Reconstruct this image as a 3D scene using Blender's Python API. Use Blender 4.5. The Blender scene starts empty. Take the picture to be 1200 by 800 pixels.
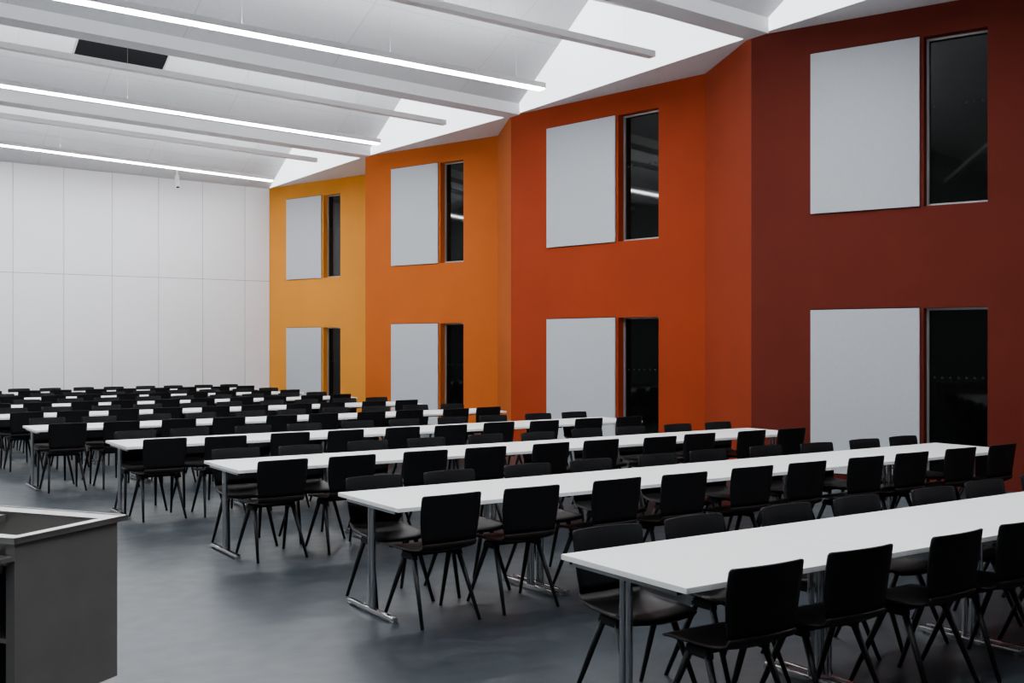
import bpy, bmesh, math, random
from mathutils import Vector, Matrix
random.seed(7)
scene = bpy.context.scene
COL = scene.collection

# ------------------------------------------------------------ materials
def mat(name, col, rough=0.5, metal=0.0, spec=0.5, var=0.0, vscale=3.0, bump=0.0, bscale=200.0, emit=None, estr=0.0, coat=0.0):
    m = bpy.data.materials.new(name); m.use_nodes = True
    nt = m.node_tree; b = nt.nodes['Principled BSDF']
    b.inputs['Base Color'].default_value = (*col, 1)
    b.inputs['Roughness'].default_value = rough
    b.inputs['Metallic'].default_value = metal
    b.inputs['Specular IOR Level'].default_value = spec
    b.inputs['Coat Weight'].default_value = coat
    tc = nt.nodes.new('ShaderNodeTexCoord')
    if var > 0:
        n = nt.nodes.new('ShaderNodeTexNoise'); n.inputs['Scale'].default_value = vscale; n.inputs['Detail'].default_value = 8
        n.name = 'var_noise'
        r = nt.nodes.new('ShaderNodeValToRGB'); r.name = 'var_ramp'
        r.color_ramp.elements[0].position = 0.3; r.color_ramp.elements[1].position = 0.7
        r.color_ramp.elements[0].color = (*[c*(1-var) for c in col], 1)
        r.color_ramp.elements[1].color = (*[min(1, c*(1+var)) for c in col], 1)
        nt.links.new(tc.outputs['Object'], n.inputs['Vector']); nt.links.new(n.outputs['Fac'], r.inputs['Fac'])
        nt.links.new(r.outputs['Color'], b.inputs['Base Color'])
    if bump > 0:
        n = nt.nodes.new('ShaderNodeTexNoise'); n.inputs['Scale'].default_value = bscale; n.inputs['Detail'].default_value = 2
        bp = nt.nodes.new('ShaderNodeBump'); bp.inputs['Strength'].default_value = bump; bp.inputs['Distance'].default_value = 0.002
        nt.links.new(tc.outputs['Object'], n.inputs['Vector']); nt.links.new(n.outputs['Fac'], bp.inputs['Height'])
        nt.links.new(bp.outputs['Normal'], b.inputs['Normal'])
    if emit:
        b.inputs['Emission Color'].default_value = (*emit, 1); b.inputs['Emission Strength'].default_value = estr
    return m
def joints(m, bw, rh, mortar, shade, alt=0.96):
    nt = m.node_tree; b = nt.nodes['Principled BSDF']
    br = nt.nodes.new('ShaderNodeTexBrick'); br.inputs['Scale'].default_value = 1.0
    br.offset = 0.0
    br.inputs['Brick Width'].default_value = bw; br.inputs['Row Height'].default_value = rh
    br.inputs['Mortar Size'].default_value = mortar
    br.inputs['Color1'].default_value=(1,1,1,1); br.inputs['Color2'].default_value=(alt,alt,alt,1); br.inputs['Mortar'].default_value=(shade,shade,shade,1)
    mx = nt.nodes.new('ShaderNodeMix'); mx.data_type='RGBA'; mx.blend_type='MULTIPLY'; mx.inputs[0].default_value=1.0
    tc = [n for n in nt.nodes if n.type=='TEX_COORD'][0]
    nt.links.new(tc.outputs['Object'], br.inputs['Vector'])
    nt.links.new(nt.nodes['var_ramp'].outputs['Color'], mx.inputs[6]); nt.links.new(br.outputs['Color'], mx.inputs[7])
    nt.links.new(mx.outputs[2], b.inputs['Base Color'])

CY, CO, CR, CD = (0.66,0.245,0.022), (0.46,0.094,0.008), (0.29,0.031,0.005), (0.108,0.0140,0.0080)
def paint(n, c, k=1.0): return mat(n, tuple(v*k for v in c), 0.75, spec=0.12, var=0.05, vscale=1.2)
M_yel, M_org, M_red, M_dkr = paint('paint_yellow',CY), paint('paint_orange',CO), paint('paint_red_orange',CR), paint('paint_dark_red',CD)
RETURN_SHADE = 0.80  # shade painted in: return facets get a darkened copy of the bay colour
M_yelr, M_orgr, M_redr, M_dkrr = paint('paint_yellow_return_shade',CY,RETURN_SHADE), paint('paint_orange_return_shade',CO,RETURN_SHADE), paint('paint_red_orange_return_shade',CR,RETURN_SHADE), paint('paint_dark_red_return_shade',CD,RETURN_SHADE)
M_white = mat('white_wall_board', (0.83, 0.83, 0.86), 0.5, spec=0.35, var=0.02, vscale=0.6)
M_far = mat('grey_side_wall', (0.22, 0.22, 0.23), 0.7, spec=0.2, var=0.02, vscale=0.6)
M_groove = mat('joint_grey', (0.22, 0.22, 0.24), 0.8)
M_trk = mat('track_grey', (0.45, 0.45, 0.46), 0.8)
M_ceil = mat('ceiling_acoustic', (0.58, 0.59, 0.61), 0.85, spec=0.1, var=0.05, vscale=30, bump=0.3, bscale=120)
joints(M_ceil, 2.4, 1.2, 0.008, 0.75, 0.96)
M_hip = mat('hip_white_added_glow', (0.88, 0.9, 0.92), 0.8, spec=0.1, emit=(0.93,0.97,1.0), estr=2.8)  # white hip facets, emission added so they look brightly lit
M_plaster = mat('white_plaster', (0.9, 0.9, 0.9), 0.85, spec=0.1, var=0.01)
M_soff = mat('grey_soffit', (0.74, 0.74, 0.76), 0.85, spec=0.1)
M_floor = mat('floor_rubber', (0.0150, 0.0210, 0.0270), 0.40, spec=0.40, var=0.45, vscale=14, bump=0.3, bscale=30)
joints(M_floor, 9.0, 1.9, 0.008, 0.5, 0.9)
nt = M_floor.node_tree
n2 = nt.nodes.new('ShaderNodeTexNoise'); n2.inputs['Scale'].default_value = 7.0; n2.inputs['Detail'].default_value = 8
mr = nt.nodes.new('ShaderNodeMapRange'); mr.inputs[3].default_value = 0.30; mr.inputs[4].default_value = 0.48
tcn = [n for n in nt.nodes if n.type=='TEX_COORD'][0]
nt.links.new(tcn.outputs['Object'], n2.inputs['Vector']); nt.links.new(n2.outputs['Fac'], mr.inputs[0]); nt.links.new(mr.outputs[0], nt.nodes['Principled BSDF'].inputs['Roughness'])
M_panel = mat('shutter_board', (0.47, 0.485, 0.51), 0.75, spec=0.15, var=0.03, vscale=25)
M_dark = mat('dark_gap', (0.005, 0.005, 0.006), 0.8, spec=0.1)
M_frame = mat('aluminium_frame', (0.40, 0.39, 0.39), 0.45, metal=0.3)
M_glassu = mat('night_glass_upper', (0.002, 0.003, 0.002), 0.03, spec=0.42)
M_glassl = mat('night_glass_lower', (0.0015, 0.0022, 0.0015), 0.05, spec=0.16)
M_dot = mat('glass_marking', (0.018, 0.018, 0.018), 0.7, spec=0.2)
M_table = mat('white_laminate', (0.88, 0.88, 0.87), 0.38, spec=0.4, var=0.01)
M_chrome = mat('chrome', (0.62, 0.62, 0.63), 0.18, metal=1.0)
M_blk = mat('black_plastic', (0.0042, 0.0042, 0.0052), 0.6, spec=0.18, bump=0.1, bscale=400)
M_seat = mat('dark_seat', (0.010, 0.0065, 0.0065), 0.5, spec=0.22)
M_leg = mat('black_leg', (0.005, 0.005, 0.006), 0.5, spec=0.25)
M_lbody = mat('luminaire_white', (0.88, 0.88, 0.88), 0.5)
M_wire = mat('wire_grey', (0.5, 0.5, 0.5), 0.6)
M_lamp = mat('led_diffuser', (1, 1, 1), 0.5, emit=(0.93, 0.97, 1.0), estr=80)
M_up = mat('led_uplight', (1, 1, 1), 0.5, emit=(0.93, 0.97, 1.0), estr=66)
M_steel = mat('brushed_steel', (0.50, 0.49, 0.47), 0.28, metal=0.9, var=0.08, vscale=6)
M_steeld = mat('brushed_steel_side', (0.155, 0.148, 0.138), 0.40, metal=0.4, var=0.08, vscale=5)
M_rub = mat('rubber', (0.015, 0.015, 0.015), 0.7)

# ------------------------------------------------------------ helpers
def link(o, parent=None):
    COL.objects.link(o)
    if parent is not None: o.parent = parent
    return o
def mk(name, bm, mats, parent=None, smooth=False, loc=(0,0,0), rotz=0):
    bmesh.ops.recalc_face_normals(bm, faces=bm.faces)
    me = bpy.data.meshes.new(name); bm.to_mesh(me); bm.free()
    for m in (mats if isinstance(mats, (list, tuple)) else [mats]): me.materials.append(m)
    if smooth:
        for p in me.polygons: p.use_smooth = True
    o = bpy.data.objects.new(name, me); o.location = loc; o.rotation_euler[2] = rotz
    return link(o, parent)
def box(bm, x0, x1, y0, y1, z0, z1, mi=0, bev=0):
    vs = [bm.verts.new(c) for c in [(x0,y0,z0),(x1,y0,z0),(x1,y1,z0),(x0,y1,z0),(x0,y0,z1),(x1,y0,z1),(x1,y1,z1),(x0,y1,z1)]]
    fs = [bm.faces.new([vs[i] for i in q]) for q in [(3,2,1,0),(4,5,6,7),(0,1,5,4),(1,2,6,5),(2,3,7,6),(3,0,4,7)]]
    for f in fs: f.material_index = mi
    if bev > 0:
        es = list({e for f in fs for e in f.edges})
        bmesh.ops.bevel(bm, geom=es, offset=bev, segments=2, affect='EDGES', profile=0.7)
def tube(bm, a, b, r0, r1, n=10, mi=0):
    a = Vector(a); b = Vector(b); d = (b-a).normalized()
    u = d.orthogonal().normalized(); v = d.cross(u)
    ra = [bm.verts.new(a + r0*(u*math.cos(2*math.pi*i/n)+v*math.sin(2*math.pi*i/n))) for i in range(n)]
    rb = [bm.verts.new(b + r1*(u*math.cos(2*math.pi*i/n)+v*math.sin(2*math.pi*i/n))) for i in range(n)]
    for i in range(n):
        f = bm.faces.new([ra[i], ra[(i+1)%n], rb[(i+1)%n], rb[i]]); f.material_index = mi
    f = bm.faces.new(ra[::-1]); f.material_index = mi
    f = bm.faces.new(rb); f.material_index = mi
def poly(bm, pts, mi=0):
    f = bm.faces.new([bm.verts.new(p) for p in pts]); f.material_index = mi; return f
def top(o, label, cat, group=None):
    o['label'] = label; o['category'] = cat
    if group: o['group'] = group
def struct(o, label):
    o['kind'] = 'structure'; o['label'] = label; o['category'] = o.name.split('_')[0]
def empty(name, loc, rz=0):
    e = bpy.data.objects.new(name, None); e.empty_display_size = 0.2
    e.location = loc; e.rotation_euler[2] = rz
    return link(e)

# ------------------------------------------------------------ plan
XL, YN = -5.0, -4.0
P = [(10.57,27.4),(10.57,21.6),(10.93,16.3),(10.86,10.29),(10.90,4.6),(10.90,-1.2)]
R = [(11.80,23.55),(11.75,18.0),(11.75,12.1),(12.40,6.28),(12.40,0.6),(12.40,-4.0)]
WT = 5.97
WIN = [(0.73,2.14,2.78),(0.83,2.24,2.88),(0.93,2.54,3.38),(0.84,2.27,3.01),None,None]
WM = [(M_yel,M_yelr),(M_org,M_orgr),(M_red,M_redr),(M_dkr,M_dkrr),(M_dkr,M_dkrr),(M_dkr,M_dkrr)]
WN = ['yellow','orange','orange-red','dark red','dark red','dark red']
ZC = [0.0,0.08,2.21,3.48,5.59,WT]
DEP = 0.20

# floor
bm = bmesh.new(); box(bm, XL-0.2, 13.0, YN-0.2, 27.8, -0.2, 0.0)
o = mk('floor', bm, M_floor); struct(o, 'dark blue-grey smooth resin floor')

wcount = 0
for k in range(6):
    p = Vector(P[k]); r = Vector(R[k]); d = (r-p); L = d.length; d.normalize()
    out = Vector((-d.y, d.x))
    bm = bmesh.new()
    def pt(s, z, dep=0.0): 
        q = p + d*s + out*dep; return (q.x, q.y, z)
    w = WIN[k]
    sc = [0, L] if w is None else [0, w[1], w[2], L]
    for i in range(len(sc)-1):
        for j in range(len(ZC)-1):
            if w and i == 1 and j in (1,3): continue
            poly(bm, [pt(sc[i],ZC[j]), pt(sc[i+1],ZC[j]), pt(sc[i+1],ZC[j+1]), pt(sc[i],ZC[j+1])])
    if w:
        for j in (1,3):
            a, b, z0, z1 = w[1], w[2], ZC[j], ZC[j+1]
            poly(bm, [pt(a,z0),pt(a,z1),pt(a,z1,DEP+.1),pt(a,z0,DEP+.1)])
            poly(bm, [pt(b,z0),pt(b,z1),pt(b,z1,DEP+.1),pt(b,z0,DEP+.1)])
            poly(bm, [pt(a,z0),pt(b,z0),pt(b,z0,DEP+.1),pt(a,z0,DEP+.1)])
            poly(bm, [pt(a,z1),pt(b,z1),pt(b,z1,DEP+.1),pt(a,z1,DEP+.1)])
            poly(bm, [pt(a,z0,DEP+.1),pt(b,z0,DEP+.1),pt(b,z1,DEP+.1),pt(a,z1,DEP+.1)])
    if k < 5:
        n = P[k+1]
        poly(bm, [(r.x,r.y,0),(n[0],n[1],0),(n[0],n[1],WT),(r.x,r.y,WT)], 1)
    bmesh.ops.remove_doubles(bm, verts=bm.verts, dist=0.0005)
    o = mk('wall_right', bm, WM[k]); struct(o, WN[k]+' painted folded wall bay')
    if not w: continue
    ang = math.atan2(d.y, d.x)
    for j in (1,3):
        z0, z1 = ZC[j], ZC[j+1]
        wcount += 1
        q = p + d*w[1]; W = w[2]-w[1]; H = z1-z0
        bm = bmesh.new(); fw = 0.026; y0, y1 = DEP-0.06, DEP+0.0
        box(bm, 0, fw, y0, y1, 0, H); box(bm, W-fw, W, y0, y1, 0, H)
        box(bm, fw, W-fw, y0, y1, 0, fw*1.4); box(bm, fw, W-fw, y0, y1, H-fw, H)
        o = mk('window_%d' % wcount, bm, M_frame, loc=(q.x,q.y,z0), rotz=ang)
        struct(o, 'tall narrow window with pale frame, dark night glass')
        bm = bmesh.new(); box(bm, fw, W-fw, DEP-0.03, DEP-0.01, fw*1.4, H-fw)
        mk('glass_pane', bm, M_glassu if j == 3 else M_glassl, parent=o)
        bm = bmesh.new()
        nd = 7
        for i in range(nd):
            cx = fw+0.06 + i*(W-2*fw-0.12)/(nd-1)
            box(bm, cx-0.012, cx+0.012, DEP-0.032, DEP-0.030, 1.25, 1.275)
        mk('glass_marking', bm, M_dot, parent=o)
        q = p + d*w[0]; W2 = w[1]-w[0]-0.045
        e = empty('wall_panel', (q.x,q.y,z0), ang)
        bm = bmesh.new(); box(bm, 0, W2, -0.036, -0.010, 0.0, H, bev=0.003)
        mk('board', bm, M_panel, parent=e)
        bm = bmesh.new(); box(bm, -0.006, W2-0.005, -0.010, 0.0, -0.006, H+0.014)  # dark spacer, oversized so its rim stands in for the board's gap shadow
        mk('mounting_frame', bm, M_dark, parent=e)
        top(e, 'pale grey smooth shutter board on %s wall beside window' % WN[k], 'wall panel', 'shutter boards beside windows')

# back wall
bm = bmesh.new()
box(bm, XL, P[0][0]+0.001, 27.42, 27.6, 0, 6.6, mi=1)
xs = [10.57] + [10.57-0.68-1.127*i for i in range(14)]
for i in range(len(xs)-1):
    for (z0,z1) in ((0.0,3.464),(3.476,6.5)):
        box(bm, xs[i+1]+0.006, xs[i]-0.006, 27.4, 27.425, z0, z1, mi=0)
o = mk('wall_back', bm, [M_white, M_groove]); struct(o, 'white folding partition wall of tall flush panels')
bm = bmesh.new(); box(bm, XL-0.15, XL, YN, 27.6, 0, 8.2)
o = mk('wall_left', bm, M_far); struct(o, 'plain grey side wall')
bm = bmesh.new(); box(bm, XL, 12.5, YN-0.15, YN, 0, 8.2)
o = mk('wall_front', bm, M_far); struct(o, 'plain grey end wall')

# ceiling
SL = [0.016,0.035,0.035,0.035,0.035,0.035]
APX, RZ = 10.4, 7.2
def vz(k, x): return WT + SL[k]*(P[k][0]-x)
def rz(x): return RZ + 0.035*(APX-x)
def ceil_z(x, y):
    for k in range(5):
        yf, yn = P[k][1], P[k+1][1]
        if yn <= y <= yf:
            yr = (yf+yn)/2
            if y > yr: t = (y-yr)/(yf-yr); return rz(x)*(1-t)+vz(k,x)*t
            t = (yr-y)/(yr-yn); return rz(x)*(1-t)+vz(k+1,x)*t
    return 6.2
bm = bmesh.new()
for k in range(5):
    (xf,yf),(xn,yn) = P[k],P[k+1]; yr = (yf+yn)/2
    A = (APX,yr,rz(APX)); B = (XL,yr,rz(XL))
    poly(bm, [(xf,yf,WT),(XL,yf,vz(k,XL)),B,A], 0)
    poly(bm, [(xn,yn,WT),(XL,yn,vz(k+1,XL)),B,A], 0)
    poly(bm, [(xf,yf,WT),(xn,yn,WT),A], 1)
    poly(bm, [(xf,yf,WT),(R[k][0],R[k][1],WT),(xn,yn,WT)], 2)
poly(bm, [(P[5][0],P[5][1],WT),(XL,P[5][1],vz(5,XL)),(XL,YN,vz(5,XL)),(P[5][0],YN,WT)], 0)
poly(bm, [(P[5][0],P[5][1],WT),(R[5][0],YN,WT),(P[5][0],YN,WT)], 2)
o = mk('ceiling', bm, [M_ceil, M_hip, M_soff]); struct(o, 'folded pale grey acoustic ceiling with white end facets given added glow')
# valley soffit beams
for i,k in enumerate(range(1,5)):
    x0,y0 = P[k]
    bm = bmesh.new()
    xa, xb = x0-0.05, XL
    c = []
    for (x) in (xa, xb):
        z = vz(k,x)
        c.append([(x,y0-0.36,z-0.05),(x,y0+0.03,z-0.05),(x,y0+0.03,z+0.07),(x,y0-0.36,z+0.19)])
    for a in range(4):
        b = (a+1)%4
        poly(bm, [c[0][a],c[0][b],c[1][b],c[1][a]])
    poly(bm, c[0]); poly(bm, c[1])
    bmesh.ops.remove_doubles(bm, verts=bm.verts, dist=0.0005)
    o = mk('trim_%d' % (i+1), bm, M_soff); struct(o, 'pale grey boxed ceiling valley beam')
bm = bmesh.new()
z0, z1 = vz(0,10.57), vz(0,XL)
for f in ([(10.56,27.38,z0-.022),(XL,27.38,z1-.022),(XL,27.38,z1),(10.56,27.38,z0)],
          [(10.56,27.38,z0-.022),(XL,27.38,z1-.022),(XL,27.4,z1-.022),(10.56,27.4,z0-.022)]): poly(bm, f)
o = mk('trim_5', bm, M_trk); struct(o, 'grey shadow-gap track at top of partition wall')

# dark roof vent
xa, xb, ya, yb = 4.1, 5.65, 19.6, 20.15
bm = bmesh.new()
off = 0.012
c1 = [(xa,ya),(xb,ya),(xb,yb),(xa,yb)]
lo = [bm.verts.new((x,y,ceil_z(x,y)-off)) for x,y in c1]; hi = [bm.verts.new((x,y,ceil_z(x,y)+0.1)) for x,y in c1]
bm.faces.new(lo); bm.faces.new(hi[::-1])
for i in range(4): bm.faces.new([lo[i],lo[(i+1)%4],hi[(i+1)%4],hi[i]])
o = mk('ceiling_vent', bm, M_dark); top(o, 'dark rectangular vent opening set in sloping ceiling', 'ceiling vent')
bm = bmesh.new()
for (u0,u1,v0,v1) in ((xa-.03,xa,ya-.03,yb+.03),(xb,xb+.03,ya-.03,yb+.03),(xa,xb,ya-.03,ya),(xa,xb,yb,yb+.03)):
    box(bm, u0, u1, v0, v1, 0, 0.02)
for v in bm.verts: v.co.z = ceil_z(v.co.x, v.co.y) - (0.0 if v.co.z>0.01 else 0.02)
mk('vent_frame', bm, mat('vent_frame_grey',(0.35,0.35,0.36),0.5), parent=o)

# ------------------------------------------------------------ luminaires and rails
def hanger(name, y, xe, zr, zl, lit, label, cat, group):
    x0, x1 = XL+0.6, xe
    def z(x): return zr + zl*(x1-x)
    e = empty(name, (x1, y, zr))
    def skew(bm):
        for v in bm.verts: v.co.z += zl*(-v.co.x)
    Lx = x0-x1
    hw = 0.095 if lit else 0.07
    bm = bmesh.new(); box(bm, Lx, 0, -hw, hw, 0.0, 0.085, bev=0)
    skew(bm); mk('housing', bm, M_lbody, parent=e)
    if lit:
        bm = bmesh.new(); box(bm, Lx+.01, -0.01, -0.075, 0.075, -0.016, -0.001); skew(bm); mk('diffuser', bm, M_lamp, parent=e)
        bm = bmesh.new(); box(bm, Lx+.01, -0.01, -0.035, 0.035, 0.086, 0.092); skew(bm); mk('uplight', bm, M_up, parent=e)
    x = x1-0.5
    while x > x0:
        zc = ceil_z(x, y)
        bm = bmesh.new(); tube(bm, (x-x1,0,z(x)-zr+0.085), (x-x1,0,zc-zr), 0.0015, 0.0015, 6)
        mk('suspension_wire', bm, M_wire, parent=e); x -= 2.2
    top(e, label, cat, group)
for (y,xe,z,s) in [(25.1,9.75,5.8,.040),(19.3,9.74,5.8,.033),(13.75,9.82,5.8,.020),(8.2,9.85,5.8,.02),(2.7,9.85,5.8,.02)]:
    hanger('pendant_light', y, xe, z, s, True, 'long white suspended strip light, switched on', 'ceiling light', 'suspended strip lights')
for (y,xe,z,s) in [(22.0,9.57,5.8,.035),(16.75,9.78,5.74,.035),(11.3,9.96,5.77,.02),(5.7,9.9,5.8,.02)]:
    hanger('suspended_rail', y, xe, z, s, False, 'long white suspended ceiling rail without light', 'ceiling rail', 'suspended ceiling rails')

# small ceiling camera near partition
zc = ceil_z(7.95,26.9)
e = empty('security_camera', (7.95,26.9,zc))
bm = bmesh.new(); tube(bm,(0,0,0),(0,0,-0.25),0.02,0.02,12); tube(bm,(0,0,0),(0,0,-0.02),0.06,0.06,16); mk('mount', bm, M_plaster, parent=e)
bm = bmesh.new(); tube(bm,(0,0.02,-0.22),(0,-0.07,-0.52),0.055,0.058,16); mk('camera_body', bm, M_plaster, parent=e)
bm = bmesh.new(); tube(bm,(0,-0.07,-0.52),(0,-0.073,-0.53),0.04,0.04,16); mk('lens', bm, M_dark, parent=e)
top(e, 'small white camera hanging from ceiling before partition', 'security camera')

# ------------------------------------------------------------ chair prototype
def shell(rows, nx=12, ws=1.0):
    bm = bmesh.new(); g = []
    for (y,z,w,cy,cz) in rows:
        row = []
        for i in range(nx+1):
            u = -1+2*i/nx
            row.append(bm.verts.new((u*w*ws/2, y+cy*u*u, z+cz*u*u)))
        g.append(row)
    for a in range(len(g)-1):
        for i in range(nx): bm.faces.new([g[a][i],g[a][i+1],g[a+1][i+1],g[a+1][i]])
    bmesh.ops.recalc_face_normals(bm, faces=bm.faces)
    bmesh.ops.solidify(bm, geom=bm.faces[:], thickness=0.011)
    return bm
SEAT = [(.228,.437,.36,-.02,.0),(.215,.448,.41,-.012,.003),(.17,.455,.435,0,.008),(.08,.452,.44,0,.014),(-.02,.450,.43,0,.018),(-.11,.452,.42,0,.02),(-.17,.462,.405,.0,.016),(-.205,.482,.395,.006,.008),(-.225,.515,.395,.012,0)]
BACK = [(-.225,.515,.395,.012,0),(-.233,.55,.403,.018,0),(-.240,.59,.42,.025,0),(-.250,.65,.432,.03,0),(-.260,.71,.438,.032,0),(-.269,.77,.440,.032,0),(-.274,.803,.438,.031,-.001),(-.276,.815,.428,.029,-.002),(-.2765,.820,.41,.027,-.002)]
def b_seat(): return shell(SEAT)
def b_back(): return shell(BACK)
def b_leg(sx, sy):
    def f():
        bm = bmesh.new(); tube(bm,(sx*.165,sy*.045,.436),(sx*.212,sy*.235,0.0),.018,.011,10); return bm
    return f
def b_frame():
    bm = bmesh.new(); box(bm,-.185,.185,-.065,.065,.418,.437,bev=.004)
    box(bm,-.185,-.150,-.075,.075,.395,.42,bev=.004); box(bm,.150,.185,-.075,.075,.395,.42,bev=.004); return bm
parts = [('seat',b_seat,M_seat,True),('backrest',b_back,M_blk,True),('seat_frame',b_frame,M_blk,False)] + \
        [('leg',b_leg(sx,sy),M_leg,True) for sx in (-1,1) for sy in (-1,1)]
protos = []; full = bmesh.new()
proto = empty('dining_chair', (0,0,0))
top(proto, 'black moulded chair with splayed tapered legs at white table', 'chair', 'black chairs at the dining tables')
for n,f,m,s in parts:
    bm = f(); o = mk(n, bm, m, parent=proto, smooth=s); protos.append(o)
    full.from_mesh(o.data)
fm = bpy.data.meshes.new('dining_chair_far'); full.to_mesh(fm); full.free(); fm.materials.append(M_blk)

first = [True]
def place_chair(x, y, rz, simple):
    if simple:
        c = bpy.data.objects.new('dining_chair', fm); c.location=(x,y,0); c.rotation_euler[2]=rz
        COL.objects.link(c)
        top(c, 'black moulded chair with splayed tapered legs at white table', 'chair', 'black chairs at the dining tables')
        return
    if first[0]:
        first[0] = False; proto.location=(x,y,0); proto.rotation_euler[2]=rz; return
    c = proto.copy(); COL.objects.link(c); c.location=(x,y,0); c.rotation_euler[2]=rz
    for q in protos:
        k = q.copy(); k.parent = c; COL.objects.link(k)

# ------------------------------------------------------------ table prototype
TM, TW, TH = 1.34, 0.87, 0.74
tproto = empty('dining_table', (0,0,0))
bm = bmesh.new(); box(bm,0.002,TM-0.002,-TW/2,TW/2,TH-0.026,TH,bev=0.003)
tparts = [mk('tabletop', bm, M_table, parent=tproto)]
for xx in (0.042, TM-0.042):
    bm = bmesh.new()
    tube(bm,(xx,-0.022,0.04),(xx,-0.022,TH-0.04),.016,.016,12)
    tube(bm,(xx,0.022,0.04),(xx,0.022,TH-0.04),.016,.016,12)
    box(bm,xx-.018,xx+.018,-.33,.33,.014,.04,bev=.008)
    box(bm,xx-.016,xx+.016,-.35,.35,TH-.05,TH-.0262)
    for s in (-1,1): box(bm,xx-.02,xx+.02,s*.31-.02,s*.31+.02,0,.014)
    tparts.append(mk('leg', bm, M_chrome, parent=tproto, smooth=False))
bm = bmesh.new(); box(bm,.06,TM-.06,-.02,.02,TH-.07,TH-.0262)
tparts.append(mk('under_beam', bm, M_leg, parent=tproto))
top(tproto, 'white rectangular table with chrome T-shaped legs', 'table', 'white tables in long rows')
tfirst = [True]
def place_table(x, y):
    if tfirst[0]:
        tfirst[0]=False; tproto.location=(x,y,0); return
    c = tproto.copy(); COL.objects.link(c); c.location=(x,y,0)
    for q in tparts:
        k = q.copy(); k.parent = c; COL.objects.link(k)

rows = [(3.05,4.12),(3.07,6.70),(2.95,9.20),(2.72,11.75),(2.36,14.5),(2.34,17.1),(2.34,19.7),(2.34,22.3),(2.34,24.9)]
for ri,(x0,yf) in enumerate(rows):
    ym = yf - TW/2
    for t in range(5): place_table(x0+t*TM, ym)
    simple = ri >= 5
    pull = 0.0 if ri in (0,1) else 0.10
    for c in range(10):
        so = 0.05 if ri == 0 else 0.0
        cx = x0 + (c//2)*TM + (0.325+so if c%2==0 else 0.945+so)
        j = lambda a: random.uniform(-a,a)
        place_chair(cx+j(.006), ym-TW/2+0.155-pull*random.random()-0.03*random.random(), j(.035), simple)
        place_chair(cx+j(.006), ym+TW/2-0.155+0.08*random.random(), math.pi+j(.035), simple)

# ------------------------------------------------------------ steel serving counter
e = empty('serving_counter', (0.79,5.05,0), math.radians(34.5))
bm = bmesh.new()
for (p0,p1,q0,q1) in ((.02,.04,.02,.07),(.02,.04,1.40,1.46),(.63,.65,.02,1.46),(.04,.63,.02,.04),(.04,.63,1.44,1.46)):
    box(bm,p0,p1,q0,q1,0.12,0.888)
box(bm,.02,.04,.07,1.40,.12,.18)
box(bm,.04,.63,.04,1.44,.12,.14)
mk('body', bm, M_steeld, parent=e)
bm = bmesh.new(); box(bm,.06,.60,.06,1.42,.42,.44)
mk('shelf', bm, M_steel, parent=e)
bm = bmesh.new(); box(bm,-.14,.02,.02,1.46,.80,.82); box(bm,-.14,-.13,.02,1.46,.78,.80)
for yy in (.1,.75,1.38): box(bm,-.10,.02,yy-.01,yy+.01,.74,.80)
mk('tray_ledge', bm, M_steel, parent=e)
bm = bmesh.new(); box(bm,.20,.22,.055,1.425,.15,.415); box(bm,.20,.22,.055,1.425,.445,.66)
mk('back_panel', bm, M_dark, parent=e)
bm = bmesh.new()
X0,X1,Y0,Y1 = 0,0.70,0,1.5
a0,a1,b0,b1 = 0.08,0.58,0.07,1.30
zt, zb = 0.90, 0.889
box(bm,X0,X1,Y0,b0,zb,zt); box(bm,X0,X1,b1,Y1,zb,zt); box(bm,X0,a0,b0,b1,zb,zt); box(bm,a1,X1,b0,b1,zb,zt)
for (p0,p1,q0,q1) in ((X0,X1,Y0,Y0+.010),(X0,X1,Y1-.010,Y1),(X0,X0+.010,Y0,Y1),(X1-.010,X1,Y0,Y1)):
    box(bm,p0,p1,q0,q1,zb-.012,zt+.004)
mk('worktop', bm, M_steel, parent=e)
bm = bmesh.new(); zz=.76
poly(bm,[(a0,b0,zz),(a1,b0,zz),(a1,b1,zz),(a0,b1,zz)])
for (c,d) in (((a0,b0),(a1,b0)),((a1,b0),(a1,b1)),((a1,b1),(a0,b1)),((a0,b1),(a0,b0))):
    poly(bm,[(*c,zz),(*d,zz),(*d,.899),(*c,.899)])
box(bm,a0+.005,a1-.005,.66,.69,.85,.885)
mk('basin', bm, mat('steel_well',(0.22,0.215,0.205),0.35,metal=0.7), parent=e)
for (cx,cy) in ((0.1,0.1),(0.57,0.1),(0.1,1.38),(0.57,1.38)):
    bm = bmesh.new(); tube(bm,(cx-.015,cy,.045),(cx+.015,cy,.045),.045,.045,18); box(bm,cx-.022,cx+.022,cy-.02,cy+.02,.06,.12)
    mk('caster', bm, M_rub, parent=e)
top(e, 'stainless steel wheeled serving counter with recessed well', 'serving counter')

# ------------------------------------------------------------ world, camera
w = bpy.data.worlds.new('night'); scene.world = w; w.use_nodes = True
w.node_tree.nodes['Background'].inputs[0].default_value = (0.02,0.025,0.03,1)
w.node_tree.nodes['Background'].inputs[1].default_value = 0.3
cam = bpy.data.cameras.new('camera'); cam.sensor_width = 36; cam.lens = 37.5; cam.shift_y = 5/1200; cam.clip_end = 200
co = bpy.data.objects.new('camera', cam); co.location = (0,0,1.74)
co.rotation_euler = (math.pi/2, 0, -math.radians(33.9)); COL.objects.link(co)
scene.camera = co
